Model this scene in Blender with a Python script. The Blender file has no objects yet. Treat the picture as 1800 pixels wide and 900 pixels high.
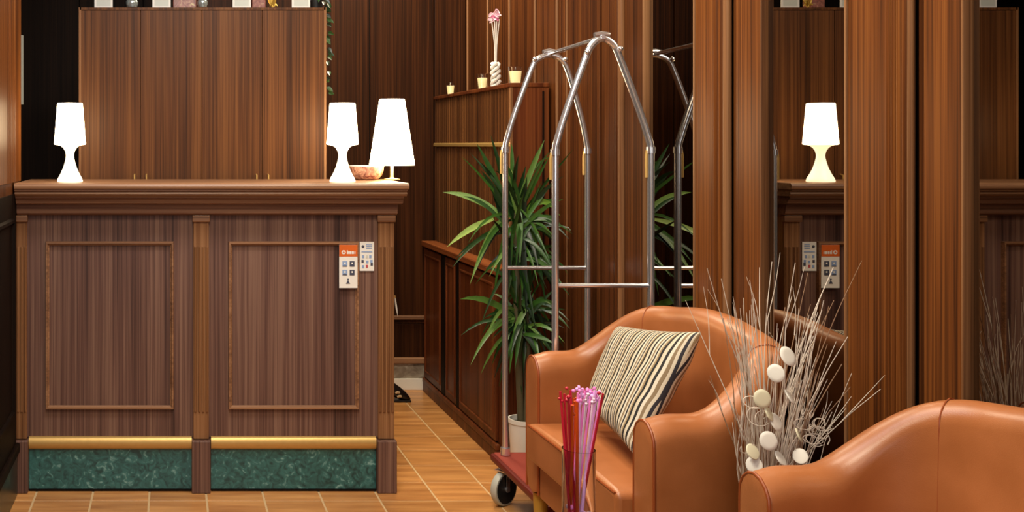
import bpy, bmesh, math, random
from mathutils import Vector, Matrix, noise
random.seed(7)
C = bpy.context.scene.collection
SC = bpy.context.scene
R = math.radians
PI = math.pi

# ------------------------------------------------------------------ camera, light, exposure
EYE = 1.23; F = 1830.0; PX = 300.0; PY = 255.0
cd = bpy.data.cameras.new('camera'); cam = bpy.data.objects.new('camera', cd); C.objects.link(cam)
cam.location = (0, 0, EYE); cam.rotation_euler = (R(90), 0, 0)
cd.sensor_width = 36; cd.lens = 36*F/1800; cd.clip_start = .05
cd.shift_x = (900-PX)/1800; cd.shift_y = -(450-PY)/1800
SC.camera = cam

w = bpy.data.worlds.new('world'); SC.world = w; w.use_nodes = True
w.node_tree.nodes['Background'].inputs[0].default_value = (.9, .85, .8, 1)
w.node_tree.nodes['Background'].inputs[1].default_value = .15

def area(name, loc, tgt, size, size_y, energy, col):
    l = bpy.data.lights.new(name, 'AREA'); l.shape = 'RECTANGLE'; l.size = size; l.size_y = size_y
    l.energy = energy; l.color = col
    o = bpy.data.objects.new(name, l); C.objects.link(o); o.location = loc
    o.rotation_euler = (Vector(tgt)-Vector(loc)).to_track_quat('-Z', 'Y').to_euler()
    return o
area('window_daylight', (-.1, -1.35, 1.7), (.4, 3.7, .7), 1.0, 1.5, 11, (.84, .91, 1))
area('unseen_overhead_light', (.1, .4, 2.54), (.3, .6, 0), .9, .9, 14, (1, .90, .76))  # added fill; brightens the front of the lobby for the chrome to reflect
area('unseen_overhead_light', (.25, 1.75, 2.54), (1.1, 1.9, .3), .5, .9, 40, (1, .88, .68))
area('unseen_overhead_light', (.75, 2.85, 2.54), (1.0, 3.05, 0), .5, .5, 15, (1, .85, .62))
area('unseen_overhead_light', (.1, 2.75, 2.54), (.15, 3.5, .3), .8, .3, 11.5, (.94, .93, 1))  # added cool fill aimed at the desk front, eases the window light
area('unseen_overhead_light', (1.0, 4.5, 2.5), (1.0, 4.5, 0), .3, .6, 22, (1, .84, .60))

vs = SC.view_settings
vs.view_transform = 'Standard'; vs.look = 'None'; vs.gamma = 1; vs.use_curve_mapping = False
vs.exposure = 0.55

# ------------------------------------------------------------------ materials
def srgb(r, g, b):
    f = lambda c: (c/255/12.92) if c/255 <= .04045 else ((c/255+.055)/1.055)**2.4
    return (f(r), f(g), f(b), 1)
MATS = {}
def base_mat(name):
    m = bpy.data.materials.new(name); m.use_nodes = True
    b = m.node_tree.nodes['Principled BSDF']
    return m, m.node_tree.nodes, m.node_tree.links, b
def plain(name, col, rough=.5, metal=0, emit=0, emitcol=None, coat=0, trans=0, ior=1.45, bump=0, bscale=200, sheen=0):
    m, n, l, b = base_mat(name)
    b.inputs['Base Color'].default_value = srgb(*col)
    b.inputs['Roughness'].default_value = rough
    b.inputs['Metallic'].default_value = metal
    b.inputs['Coat Weight'].default_value = coat
    b.inputs['Transmission Weight'].default_value = trans
    b.inputs['IOR'].default_value = ior
    b.inputs['Sheen Weight'].default_value = sheen
    if emit:
        b.inputs['Emission Color'].default_value = srgb(*(emitcol or col)); b.inputs['Emission Strength'].default_value = emit
    nz = n.new('ShaderNodeTexNoise'); nz.inputs['Scale'].default_value = bscale if bump else 14
    tc = n.new('ShaderNodeTexCoord'); l.new(tc.outputs['Object'], nz.inputs['Vector'])
    if bump:
        bp = n.new('ShaderNodeBump'); bp.inputs['Strength'].default_value = bump; bp.inputs['Distance'].default_value = .002
        l.new(nz.outputs['Fac'], bp.inputs['Height']); l.new(bp.outputs[0], b.inputs['Normal'])
    if not trans:
        hs = n.new('ShaderNodeMixRGB'); hs.blend_type = 'MULTIPLY'; hs.inputs[0].default_value = .12
        hs.inputs[1].default_value = srgb(*col); l.new(nz.outputs['Fac'], hs.inputs[2]); l.new(hs.outputs[0], b.inputs['Base Color'])
    MATS[name] = m; return m
def wood(name, dark, mid, light, axis='Z', fine=250, rough=.40, coat=.0, bandw=.55, spec=.16):
    """striped veneer: fine grain lines running along axis, broad tone bands between leaves of veneer"""
    m, n, l, b = base_mat(name)
    tc = n.new('ShaderNodeTexCoord'); oi = n.new('ShaderNodeObjectInfo')
    off = n.new('ShaderNodeVectorMath'); off.operation = 'SCALE'; off.inputs[0].default_value = (3.7, 5.1, 2.3); l.new(oi.outputs['Random'], off.inputs['Scale'])
    ad = n.new('ShaderNodeVectorMath'); l.new(tc.outputs['Object'], ad.inputs[0]); l.new(off.outputs[0], ad.inputs[1])
    def nz(across, along, detail):
        mp = n.new('ShaderNodeMapping')
        s = [across]*3; s['XYZ'.index(axis)] = along
        mp.inputs['Scale'].default_value = s; l.new(ad.outputs[0], mp.inputs['Vector'])
        t = n.new('ShaderNodeTexNoise'); t.inputs['Scale'].default_value = 1; t.inputs['Detail'].default_value = detail
        l.new(mp.outputs[0], t.inputs['Vector']); return t
    a = nz(fine, 2.0, 3); bb = nz(17, .35, 2); cc = nz(fine*.42, .8, 2)
    mx = n.new('ShaderNodeMath'); mx.operation = 'MULTIPLY_ADD'; l.new(a.outputs['Fac'], mx.inputs[0]); mx.inputs[1].default_value = .55
    m3 = n.new('ShaderNodeMath'); m3.operation = 'MULTIPLY_ADD'; l.new(bb.outputs['Fac'], m3.inputs[0]); m3.inputs[1].default_value = bandw
    m2 = n.new('ShaderNodeMath'); m2.operation = 'MULTIPLY'; l.new(cc.outputs['Fac'], m2.inputs[0]); m2.inputs[1].default_value = .55
    l.new(m2.outputs[0], m3.inputs[2]); l.new(m3.outputs[0], mx.inputs[2])
    cr = n.new('ShaderNodeValToRGB'); l.new(mx.outputs[0], cr.inputs[0])
    e = cr.color_ramp.elements; e[0].position = .60; e[0].color = srgb(*dark); e[1].position = 1.02; e[1].color = srgb(*light)
    k = cr.color_ramp.elements.new(.80); k.color = srgb(*mid)
    l.new(cr.outputs[0], b.inputs['Base Color'])
    b.inputs['Roughness'].default_value = rough; b.inputs['Coat Weight'].default_value = coat; b.inputs['Coat Roughness'].default_value = .18
    b.inputs['Specular IOR Level'].default_value = spec
    bp = n.new('ShaderNodeBump'); bp.inputs['Strength'].default_value = .12; bp.inputs['Distance'].default_value = .001
    l.new(a.outputs['Fac'], bp.inputs['Height']); l.new(bp.outputs[0], b.inputs['Normal'])
    MATS[name] = m; return m
W_DESK = wood('desk_wood', (58, 40, 36), (98, 70, 61), (126, 97, 82), spec=.3)
W_DESKH = wood('desk_wood_horizontal', (68, 46, 38), (108, 76, 60), (132, 98, 78), axis='X', spec=.35)
W_EDGE = wood('desk_edge_wood', (88, 56, 34), (122, 84, 54), (146, 106, 72))
W_EDGEH = wood('desk_edge_wood_horizontal', (94, 62, 42), (128, 90, 62), (152, 112, 80), axis='X', spec=.5)
W_CAB = wood('cabinet_wood', (52, 30, 16), (82, 49, 26), (108, 69, 37))
W_PIL = wood('pilaster_wood', (60, 31, 13), (104, 58, 24), (132, 82, 37), bandw=.45, spec=.12)
W_WALL = wood('wall_wood', (42, 21, 10), (78, 42, 19), (102, 60, 27), bandw=.45, spec=.12)
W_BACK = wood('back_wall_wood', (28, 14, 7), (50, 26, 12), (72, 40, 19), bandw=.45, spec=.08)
W_DARK = wood('dark_and_unlit_wood', (10, 6, 4), (20, 12, 8), (30, 19, 12), rough=.6, spec=.08)
W_RED = wood('console_wood', (52, 24, 12), (88, 43, 21), (112, 62, 31))
W_REDH = wood('console_ledge_wood', (80, 38, 18), (120, 64, 32), (142, 84, 44), axis='Y')
GROUT = plain('grout', (205, 175, 130), .8, bump=.3)
CREAM = plain('cream_wall', (206, 190, 160), .7)
WHITE = plain('white_gloss', (232, 228, 216), .35)
CEIL = plain('ceiling_white', (210, 200, 185), .8)
CHROME = plain('chrome', (240, 242, 248), .17, .88)
BRASS = plain('brushed_brass', (206, 168, 100), .42, .55, bump=.15, bscale=60)
BLACK = plain('black_rubber', (22, 24, 28), .5)
GREYR = plain('grey_rubber', (176, 178, 168), .55)
REDC = plain('red_carpet', (146, 58, 44), .85, bump=.5, bscale=500)
REDB = plain('red_vinyl_edge', (104, 34, 26), .5)
MIRROR = plain('mirror', (156, 150, 142), .0, 1)
GLASS = plain('glass', (250, 250, 250), .02, trans=1)
DGLASS = plain('dark_glass', (20, 20, 20), .06, coat=.5)
WAX = plain('cream_wax', (250, 232, 184), .5, emit=.5, emitcol=(250, 220, 150))  # glow added to the wax, which the glass would leave dim
SHADE = plain('lit_white_shade', (255, 252, 242), .4, emit=9, emitcol=(255, 226, 178))
SHADEB = plain('lit_white_base', (255, 250, 235), .3, emit=2.2, emitcol=(255, 232, 190))
TWIG = plain('pale_twig', (220, 208, 194), .7)
TWIGB = plain('brown_twig', (150, 118, 92), .7)
DISC = plain('white_seed_disc', (232, 230, 222), .6)
DISCY = plain('cream_seed_disc', (222, 218, 190), .6)
PINK = plain('pink_plastic', (232, 130, 196), .3, emit=.1)
LILAC = plain('lilac_plastic', (226, 170, 226), .3, emit=.1)
REDP = plain('red_plastic', (196, 36, 58), .3)
ORANP = plain('orange_plastic', (206, 80, 22), .3)
WHITEP = plain('white_plastic', (240, 214, 236), .3)
SILVER = plain('silver_ornament', (190, 205, 205), .15, .7)
GOLD = plain('gold_ornament', (200, 168, 80), .35, .5)
PAPER = plain('paper_white', (236, 234, 226), .6)
PAPERG = plain('paper_grey', (205, 210, 200), .6)
PORANGE = plain('print_orange', (214, 100, 26), .6)
PDARK = plain('print_dark', (70, 74, 92), .6)
PBLUE = plain('print_blue', (140, 165, 205), .6)
PRED = plain('print_red', (190, 84, 90), .6)
SHOE = plain('black_shoe_leather', (26, 18, 16), .3)
TAN = plain('beige_leather', (206, 180, 140), .5)
SOIL = plain('dark_soil', (30, 22, 16), .9)
STEM = plain('plant_cane', (86, 78, 52), .8, bump=.6, bscale=80)

def leather():
    m, n, l, b = base_mat('tan_leather')
    tc = n.new('ShaderNodeTexCoord')
    nz = n.new('ShaderNodeTexNoise'); nz.inputs['Scale'].default_value = 6; nz.inputs['Detail'].default_value = 4; l.new(tc.outputs['Object'], nz.inputs['Vector'])
    cr = n.new('ShaderNodeValToRGB'); l.new(nz.outputs['Fac'], cr.inputs[0])
    cr.color_ramp.elements[0].position = .3; cr.color_ramp.elements[0].color = srgb(150, 88, 46)
    cr.color_ramp.elements[1].position = .75; cr.color_ramp.elements[1].color = srgb(180, 112, 66)
    l.new(cr.outputs[0], b.inputs['Base Color'])
    b.inputs['Roughness'].default_value = .36
    v = n.new('ShaderNodeTexVoronoi'); v.inputs['Scale'].default_value = 500; l.new(tc.outputs['Object'], v.inputs['Vector'])
    bp = n.new('ShaderNodeBump'); bp.inputs['Strength'].default_value = .12; bp.inputs['Distance'].default_value = .0008
    l.new(v.outputs['Distance'], bp.inputs['Height']); l.new(bp.outputs[0], b.inputs['Normal'])
    return m
LEATHER = leather()
PIPING = plain('leather_piping', (150, 74, 34), .35)

def tile_mat():
    m, n, l, b = base_mat('terracotta_tile')
    tc = n.new('ShaderNodeTexCoord'); oi = n.new('ShaderNodeObjectInfo')
    mp = n.new('ShaderNodeMapping'); mp.inputs['Scale'].default_value = (3, 26, 3); l.new(tc.outputs['Object'], mp.inputs['Vector'])
    off = n.new('ShaderNodeVectorMath'); off.operation = 'SCALE'; off.inputs[0].default_value = (13, 31, 7); l.new(oi.outputs['Random'], off.inputs['Scale'])
    ad = n.new('ShaderNodeVectorMath'); l.new(mp.outputs[0], ad.inputs[0]); l.new(off.outputs[0], ad.inputs[1])
    nz = n.new('ShaderNodeTexNoise'); nz.inputs['Scale'].default_value = 1; nz.inputs['Detail'].default_value = 4; l.new(ad.outputs[0], nz.inputs['Vector'])
    cr = n.new('ShaderNodeValToRGB'); l.new(nz.outputs['Fac'], cr.inputs[0])
    cr.color_ramp.elements[0].position = .3; cr.color_ramp.elements[0].color = srgb(164, 106, 56)
    cr.color_ramp.elements[1].position = .72; cr.color_ramp.elements[1].color = srgb(212, 154, 92)
    hv = n.new('ShaderNodeHueSaturation'); l.new(cr.outputs[0], hv.inputs['Color'])
    mm = n.new('ShaderNodeMapRange'); l.new(oi.outputs['Random'], mm.inputs[0]); mm.inputs[3].default_value = .85; mm.inputs[4].default_value = 1.12
    l.new(mm.outputs[0], hv.inputs['Value']); l.new(hv.outputs[0], b.inputs['Base Color'])
    b.inputs['Roughness'].default_value = .28
    bp = n.new('ShaderNodeBump'); bp.inputs['Strength'].default_value = .15; bp.inputs['Distance'].default_value = .002
    l.new(nz.outputs['Fac'], bp.inputs['Height']); l.new(bp.outputs[0], b.inputs['Normal'])
    return m
TILE = tile_mat()

def marble(name, c1, c2, c3, scale=9):
    m, n, l, b = base_mat(name)
    tc = n.new('ShaderNodeTexCoord')
    nz = n.new('ShaderNodeTexNoise'); nz.inputs['Scale'].default_value = scale; nz.inputs['Detail'].default_value = 9; nz.inputs['Distortion'].default_value = 1.6
    l.new(tc.outputs['Object'], nz.inputs['Vector'])
    cr = n.new('ShaderNodeValToRGB'); l.new(nz.outputs['Fac'], cr.inputs[0])
    e = cr.color_ramp.elements
    e[0].position = .32; e[0].color = srgb(*c1); e[1].position = .60; e[1].color = srgb(*c2)
    k = e.new(.72); k.color = srgb(*c3)
    l.new(cr.outputs[0], b.inputs['Base Color']); b.inputs['Roughness'].default_value = .3
    return m
MARBLE = marble('green_marble', (26, 64, 64), (52, 108, 106), (118, 160, 156), 34)
MARBLED = marble('dark_green_marble', (16, 26, 22), (32, 46, 38), (60, 76, 64))
STONE = marble('grey_stone', (120, 108, 92), (160, 150, 132), (190, 184, 168), 20)
FLORAL = marble('floral_print', (120, 52, 52), (214, 170, 150), (240, 220, 200), 40)
PATTERN = marble('maroon_pattern', (96, 44, 46), (150, 96, 84), (196, 180, 130), 45)

def leaf_mat(name, a, bcol, c):
    m, n, l, b = base_mat(name)
    oi = n.new('ShaderNodeObjectInfo'); cr = n.new('ShaderNodeValToRGB'); l.new(oi.outputs['Random'], cr.inputs[0])
    e = cr.color_ramp.elements; e[0].color = srgb(*a); e[1].color = srgb(*c); k = e.new(.6); k.color = srgb(*bcol)
    tc = n.new('ShaderNodeTexCoord'); nz = n.new('ShaderNodeTexNoise'); nz.inputs['Scale'].default_value = 40; l.new(tc.outputs['Object'], nz.inputs['Vector'])
    mx = n.new('ShaderNodeMixRGB'); mx.blend_type = 'MULTIPLY'; mx.inputs[0].default_value = .5; l.new(cr.outputs[0], mx.inputs[1]); l.new(nz.outputs['Fac'], mx.inputs[2])
    l.new(mx.outputs[0], b.inputs['Base Color']); b.inputs['Roughness'].default_value = .35
    b.inputs['Subsurface Weight'].default_value = 0
    return m
LEAFD = leaf_mat('leaf_dark', (16, 38, 18), (34, 70, 28), (52, 96, 36))
LEAFM = leaf_mat('leaf_mid', (44, 86, 30), (78, 126, 48), (120, 156, 76))
LEAFL = leaf_mat('leaf_light', (110, 160, 50), (150, 190, 70), (176, 200, 120))

def stripes():
    m, n, l, b = base_mat('striped_fabric')
    tc = n.new('ShaderNodeTexCoord'); sx = n.new('ShaderNodeAttribute'); sx.attribute_name = 'across'
    nz = n.new('ShaderNodeTexNoise'); nz.inputs['Scale'].default_value = 7; l.new(tc.outputs['Object'], nz.inputs['Vector'])
    a = n.new('ShaderNodeMath'); a.operation = 'MULTIPLY_ADD'; l.new(nz.outputs['Fac'], a.inputs[0]); a.inputs[1].default_value = .035; l.new(sx.outputs['Fac'], a.inputs[2])
    s = n.new('ShaderNodeMath'); s.operation = 'MULTIPLY'; l.new(a.outputs[0], s.inputs[0]); s.inputs[1].default_value = 7.5
    fr = n.new('ShaderNodeMath'); fr.operation = 'FRACT'; l.new(s.outputs[0], fr.inputs[0])
    cr = n.new('ShaderNodeValToRGB'); cr.color_ramp.interpolation = 'CONSTANT'; l.new(fr.outputs[0], cr.inputs[0])
    e = cr.color_ramp.elements
    cols = [(0, (204, 194, 172)), (.10, (30, 26, 26)), (.22, (212, 204, 186)), (.34, (132, 112, 84)), (.45, (206, 196, 174)),
            (.54, (40, 38, 46)), (.64, (204, 192, 168)), (.73, (150, 128, 94)), (.82, (20, 18, 20)), (.93, (198, 184, 158))]
    e[0].position = 0; e[0].color = srgb(*cols[0][1]); e[1].position = cols[1][0]; e[1].color = srgb(*cols[1][1])
    for p, c in cols[2:]:
        k = e.new(p); k.color = srgb(*c)
    l.new(cr.outputs[0], b.inputs['Base Color']); b.inputs['Roughness'].default_value = .8
    wv = n.new('ShaderNodeTexNoise'); wv.inputs['Scale'].default_value = 300; l.new(tc.outputs['Object'], wv.inputs['Vector'])
    bp = n.new('ShaderNodeBump'); bp.inputs['Strength'].default_value = .3; bp.inputs['Distance'].default_value = .002; l.new(wv.outputs['Fac'], bp.inputs['Height']); l.new(bp.outputs[0], b.inputs['Normal'])
    return m
STRIPES = stripes()

# ------------------------------------------------------------------ mesh helpers
def P(px, py, y):            # a point of the photo at depth y, in metres (used only to measure)
    return Vector(((px-PX)*y/F, y, EYE-(py-PY)*y/F))
def box(bm, x0, x1, y0, y1, z0, z1):
    v = [bm.verts.new((x, y, z)) for x in (x0, x1) for y in (y0, y1) for z in (z0, z1)]
    for f in ((0, 1, 3, 2), (4, 6, 7, 5), (0, 4, 5, 1), (2, 3, 7, 6), (0, 2, 6, 4), (1, 5, 7, 3)):
        bm.faces.new([v[i] for i in f])
def catmull(pts, n=6, closed=False):
    pts = [Vector(p) for p in pts]; out = []
    m = len(pts)
    for i in range(m-1):
        p0 = pts[i-1] if i else 2*pts[0]-pts[1]
        p1, p2 = pts[i], pts[i+1]
        p3 = pts[i+2] if i+2 < m else 2*pts[-1]-pts[-2]
        for k in range(n):
            t = k/n
            out.append(.5*((2*p1)+(-p0+p2)*t+(2*p0-5*p1+4*p2-p3)*t*t+(-p0+3*p1-3*p2+p3)*t**3))
    out.append(pts[-1]); return out
def tube(bm, pts, r, seg=10, cap=True):
    pts = [Vector(p) for p in pts]; n = len(pts)
    rr = r if isinstance(r, (list, tuple)) else [r]*n
    t0 = (pts[1]-pts[0]).normalized()
    up = Vector((0, 0, 1)) if abs(t0.z) < .9 else Vector((1, 0, 0))
    nrm = t0.cross(up).normalized(); rings = []
    prev = t0
    for i, p in enumerate(pts):
        t = (pts[min(i+1, n-1)]-pts[max(i-1, 0)])
        t = t.normalized() if t.length > 1e-9 else prev
        ax = prev.cross(t)
        if ax.length > 1e-7:
            nrm = Matrix.Rotation(prev.angle(t), 3, ax.normalized()) @ nrm
        prev = t; bn = t.cross(nrm).normalized(); nrm = bn.cross(t).normalized()
        rings.append([bm.verts.new(p+rr[i]*(math.cos(a)*nrm+math.sin(a)*bn)) for a in [2*PI*k/seg for k in range(seg)]])
    for a, b in zip(rings, rings[1:]):
        for k in range(seg):
            bm.faces.new((a[k], a[(k+1) % seg], b[(k+1) % seg], b[k]))
    if cap:
        bm.faces.new(rings[0][::-1]); bm.faces.new(rings[-1])
def lathe(bm, prof, c=(0, 0, 0), seg=32, sx=1, capb=True, capt=True):
    c = Vector(c); rings = []
    for r, z in prof:
        rings.append([bm.verts.new(c+Vector((r*math.cos(2*PI*k/seg)*sx, r*math.sin(2*PI*k/seg), z))) for k in range(seg)])
    for a, b in zip(rings, rings[1:]):
        for k in range(seg):
            bm.faces.new((a[k], a[(k+1) % seg], b[(k+1) % seg], b[k]))
    if capb: bm.faces.new(rings[0][::-1])
    if capt: bm.faces.new(rings[-1])
def obj(name, bm, mat, parent=None, smooth=False, bevel=0, sub=0):
    bmesh.ops.recalc_face_normals(bm, faces=bm.faces)
    me = bpy.data.meshes.new(name); bm.to_mesh(me); bm.free()
    o = bpy.data.objects.new(name, me); C.objects.link(o)
    me.materials.append(mat)
    if smooth:
        for p in me.polygons: p.use_smooth = True
        if not sub: me.set_sharp_from_angle(angle=R(42))
    if bevel:
        b = o.modifiers.new('bevel', 'BEVEL'); b.width = bevel; b.segments = 2; b.limit_method = 'ANGLE'
    if sub:
        s = o.modifiers.new('sub', 'SUBSURF'); s.levels = sub; s.render_levels = sub
    if parent:
        o.parent = parent
        if not parent.parent: o.matrix_parent_inverse = Matrix.Translation(-parent.location)   # parts are modelled in room coordinates
    return o
def bx(name, b6, mat, parent=None, bevel=0):
    bm = bmesh.new(); box(bm, *b6); return obj(name, bm, mat, parent, bevel=bevel)
def thing(name, label, cat, loc=(0, 0, 0), group=None):
    o = bpy.data.objects.new(name, None); C.objects.link(o); o.location = loc; o.empty_display_size = .05
    o['label'] = label; o['category'] = cat
    if group: o['group'] = group
    return o
def tag(o, label, cat, group=None):
    o['label'] = label; o['category'] = cat
    if group: o['group'] = group
    return o
def struct(o): o['kind'] = 'structure'; return o
def setroot(name):
    o = bpy.data.objects.new(name, None); C.objects.link(o); o['kind'] = 'structure'; return o
def copy_tree(o, parent=None, loc=None):
    c = o.copy(); C.objects.link(c)
    if parent:
        inv = o.matrix_parent_inverse.copy(); c.parent = parent; c.matrix_parent_inverse = inv
    if loc is not None: c.location = loc
    for ch in list(o.children): copy_tree(ch, c)
    return c
def moulding_ring(bm, x0, x1, z0, z1, wd, y, d):
    """raised rectangular picture-frame moulding on a face at depth y (proud towards -y)"""
    prof = [(0, 0), (wd*.2, d), (wd*.6, d), (wd*.8, d*.5), (wd, d*.45), (wd, 0)]
    rings = [[bm.verts.new(p) for p in ((x0+a, y-h, z0+a), (x1-a, y-h, z0+a), (x1-a, y-h, z1-a), (x0+a, y-h, z1-a))] for a, h in prof]
    for a, b in zip(rings, rings[1:]):
        for k in range(4): bm.faces.new((a[k], a[(k+1) % 4], b[(k+1) % 4], b[k]))
def ring_side(bm, xf, s, y0, y1, z0, z1, wd, d):
    """the same moulding on a face at x = xf, proud towards s"""
    prof = [(0, 0), (wd*.3, d), (wd*.8, d), (wd, 0)]
    rings = [[bm.verts.new(p) for p in ((xf+s*h, y0+a, z0+a), (xf+s*h, y1-a, z0+a), (xf+s*h, y1-a, z1-a), (xf+s*h, y0+a, z1-a))] for a, h in prof]
    for a, b in zip(rings, rings[1:]):
        for k in range(4): bm.faces.new((a[k], a[(k+1) % 4], b[(k+1) % 4], b[k]))

XM = 1.484      # plane of the right wall
XL = -.547      # plane of the left wall
YB = 5.24       # plane of the back wall
CH = 2.6

# ------------------------------------------------------------------ floor
floor = struct(bx('floor', (-1.6, 1.7, -1.5, 5.4, -.05, -.0015), GROUT))
def tile_bm():
    bm = bmesh.new(); t = .0975; b = .0015
    top = [bm.verts.new(p) for p in ((-t+b, -t+b, 0), (t-b, -t+b, 0), (t-b, t-b, 0), (-t+b, t-b, 0))]
    bot = [bm.verts.new(p) for p in ((-t, -t, -.004), (t, -t, -.004), (t, t, -.004), (-t, t, -.004))]
    bm.faces.new(top)
    for k in range(4): bm.faces.new((bot[k], bot[(k+1) % 4], top[(k+1) % 4], top[k]))
    return bm
t0 = None
for i in range(-4, 7):
    for j in range(-3, 9):
        cx = .125+.2*i+.1; cy = 3.60+.2*j+.1
        if cx+.1 > 1.60 or cx < XL-.1: continue
        if j > 0 and cx < .6 and cy > 3.95: continue       # under and behind the desk
        if t0 is None:
            t0 = obj('tile', tile_bm(), TILE, floor); o = t0
        else:
            o = t0.copy(); C.objects.link(o)
        o.location = (cx, cy, 0)
bm = bmesh.new()
for i in range(-9, 8):
    for j in range(-26, 9):
        cx = .125+.2*i+.1; cy = 3.60+.2*j+.1
        if cy > 5.4: continue
        infront = -3 <= j < 9 and not (cx+.1 > 1.60 or cx < XL-.1) and -4 <= i < 7 and not (j > 0 and cx < .6 and cy > 3.95)
        if infront: continue
        box(bm, cx-.0975, cx+.0975, cy-.0975, cy+.0975, -.004, 0)
o = obj('tile_field', bm, TILE, floor); o['kind'] = 'stuff'

# ------------------------------------------------------------------ shell
struct(bx('ceiling', (-1.6, 1.7, -1.5, 5.4, CH, CH+.05), CEIL))
wf = struct(bx('wall_front', (-1.6, 1.7, -1.6, -1.5, 0, CH), CREAM))

# back wall, with planks, rails and skirting
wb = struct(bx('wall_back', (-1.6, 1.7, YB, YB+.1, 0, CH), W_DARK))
xb = lambda px: (px-PX)*YB/F
edges = [-1.5, -1.1, -.78, -.46, -.14, .12, .44, .75, xb(649), xb(762), XM]
for a, b in zip(edges, edges[1:]):
    bx('plank', (a+.003, b-.003, YB-.014, YB, .335, CH), W_BACK if a > .1 else W_DARK, wb, .003)  # left planks near black: the unlit end is painted into the wood
    bx('lower_panel', (a+.003, b-.003, YB-.010, YB, .16, .335), W_BACK, wb, .003)
bx('wainscot_rail', (-1.5, XM, YB-.03, YB, .355, .375), W_EDGEH, wb, .004)
bx('base_rail', (-1.5, XM, YB-.03, YB, .135, .165), W_EDGEH, wb, .004)
bb = struct(bx('baseboard_back', (-1.5, XM, YB-.018, YB, 0, .058), WHITE, None, .003))
bx('stone_skirting', (-1.5, XM, YB-.012, YB, .058, .133), STONE, bb)

# right wall: planks behind, mirrors set between pilasters
wr = struct(bx('wall_right', (XM+.012, XM+.1, -1.5, YB, 0, CH), W_DARK))
pl = [5.22, 5.18, 4.85, 4.54, 4.22, 3.98, 3.87, 3.57]
for a, b in zip(pl[1:], pl):
    bx('plank', (XM-.004, XM+.012, a+.0025, b-.0025, 0, CH), W_WALL, wr, .003)
for y in (5.18, 4.85, 4.54, 4.22, 3.98):
    bx('glint_bead', (XM-.012, XM-.002, y-.006, y+.006, 0, CH), W_EDGE, wr, .004)  # added lighter strips paint the light caught on plank edges
def D(px): return XM*F/(px-PX)
def pilaster(n, boards, reeds, grooves, W_PIL=W_PIL):
    p = setroot('trim_%d' % n)
    for a, b in boards:       # measured as photo columns, far to near
        bx('board', (XM-.012, XM+.012, D(b), D(a), 0, CH), W_PIL, p, .002)
    for a, b in reeds:
        k = max(2, round((b-a)/10))
        for q in range(k):
            y0_, y1_ = D(b-(b-a)*q/k), D(b-(b-a)*(q+1)/k)
            bm = bmesh.new(); tube(bm, [(XM-.012, (y0_+y1_)/2, 0), (XM-.012, (y0_+y1_)/2, CH)], abs(y1_-y0_)*.47, 10)
            obj('reed', bm, W_EDGE if q == 0 else W_PIL, p, True)  # nearest reed lighter: a highlight put into its colour
    for a, b in grooves:
        bx('groove_strip', (XM-.002, XM+.012, D(b), D(a), 0, CH), W_WALL, p)
    ya, yb_ = D(boards[-1][1]), D(boards[0][0])
    bx('edge_bead', (XM-.016, XM+.012, ya-.005, ya, 0, CH), W_EDGE, p, .002)
    bx('edge_bead', (XM-.016, XM+.012, yb_, yb_+.008, 0, CH), W_EDGE, p, .002)
    return p
pilaster(1, [(1003, 1060), (1064, 1088), (1104, 1138)], [(1090, 1103)], [(1060, 1064), (1088, 1090)], W_WALL)
pilaster(2, [(1230, 1264), (1301, 1347)], [(1265, 1291)], [(1264, 1265), (1291, 1301)])
pilaster(3, [(1500, 1568), (1634, 1704)], [(1569, 1617)], [(1568, 1569), (1617, 1634)])
pilaster(4, [(2850, 3150), (3300, 3650)], [(3160, 3280)], [(3150, 3160), (3280, 3300)])
MIR = [(D(1223), D(1142), 'narrow tall mirror beside the luggage trolley'), (D(1492), D(1351), 'tall mirror behind the armchair with the striped cushion'),
       (D(2835), D(1712), 'tall mirror at the right edge behind the nearest armchair')]
for a, b, lab in MIR:
    t = thing('wall_mirror', lab, 'mirror', (XM, (a+b)/2, .80), 'tall mirrors between the pilasters')
    mb = .60 if a < 2 else .30
    bx('mirror_glass', (XM, XM+.008, a, b, mb, CH), MIRROR, t)
    bx('dado_panel', (XM-.004, XM+.012, a, b, 0, mb-.018), W_DARK, wr)
    bx('dado_rail', (XM-.012, XM+.012, a, b, mb-.018, mb), W_BACK, wr, .004)
bx('plank', (XM-.004, XM+.012, -1.5, D(3650)-.006, 0, CH), W_WALL, wr)

# left wall: ends just behind the desk front
wl = struct(bx('wall_left', (-.75, XL, -1.5, 3.78, 0, CH), W_WALL, None, .003))
bx('marble_plinth', (XL, XL+.008, -1.5, 3.66, 0, .15), MARBLED, wl)
bx('plinth_rail', (XL, XL+.018, -1.5, 3.66, .15, .185), W_DARK, wl, .006)
bx('dado_panel', (XL, XL+.004, -1.5, 3.66, .185, 1.06), W_DARK, wl)
for a, b in ((-1.4, .2), (.3, 1.9), (2.0, 3.58)):
    bm = bmesh.new(); ring_side(bm, XL+.004, 1, a, b, .30, .98, .02, .01); obj('panel_moulding', bm, W_DARK, wl)
bm = bmesh.new()
for y in (3.47, 3.50, 3.53, 3.62):
    tube(bm, [(XL+.001, y, 1.10), (XL+.001, y, CH)], .006, 8)
o = obj('reeding', bm, W_PIL, wl, True)
bx('pilaster_face', (XL, XL+.004, 3.3, 3.78, 1.10, CH), W_PIL, wl, .002)
struct(bx('wall_side', (-1.6, -1.5, 3.7, YB, 0, CH), W_DARK))

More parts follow.
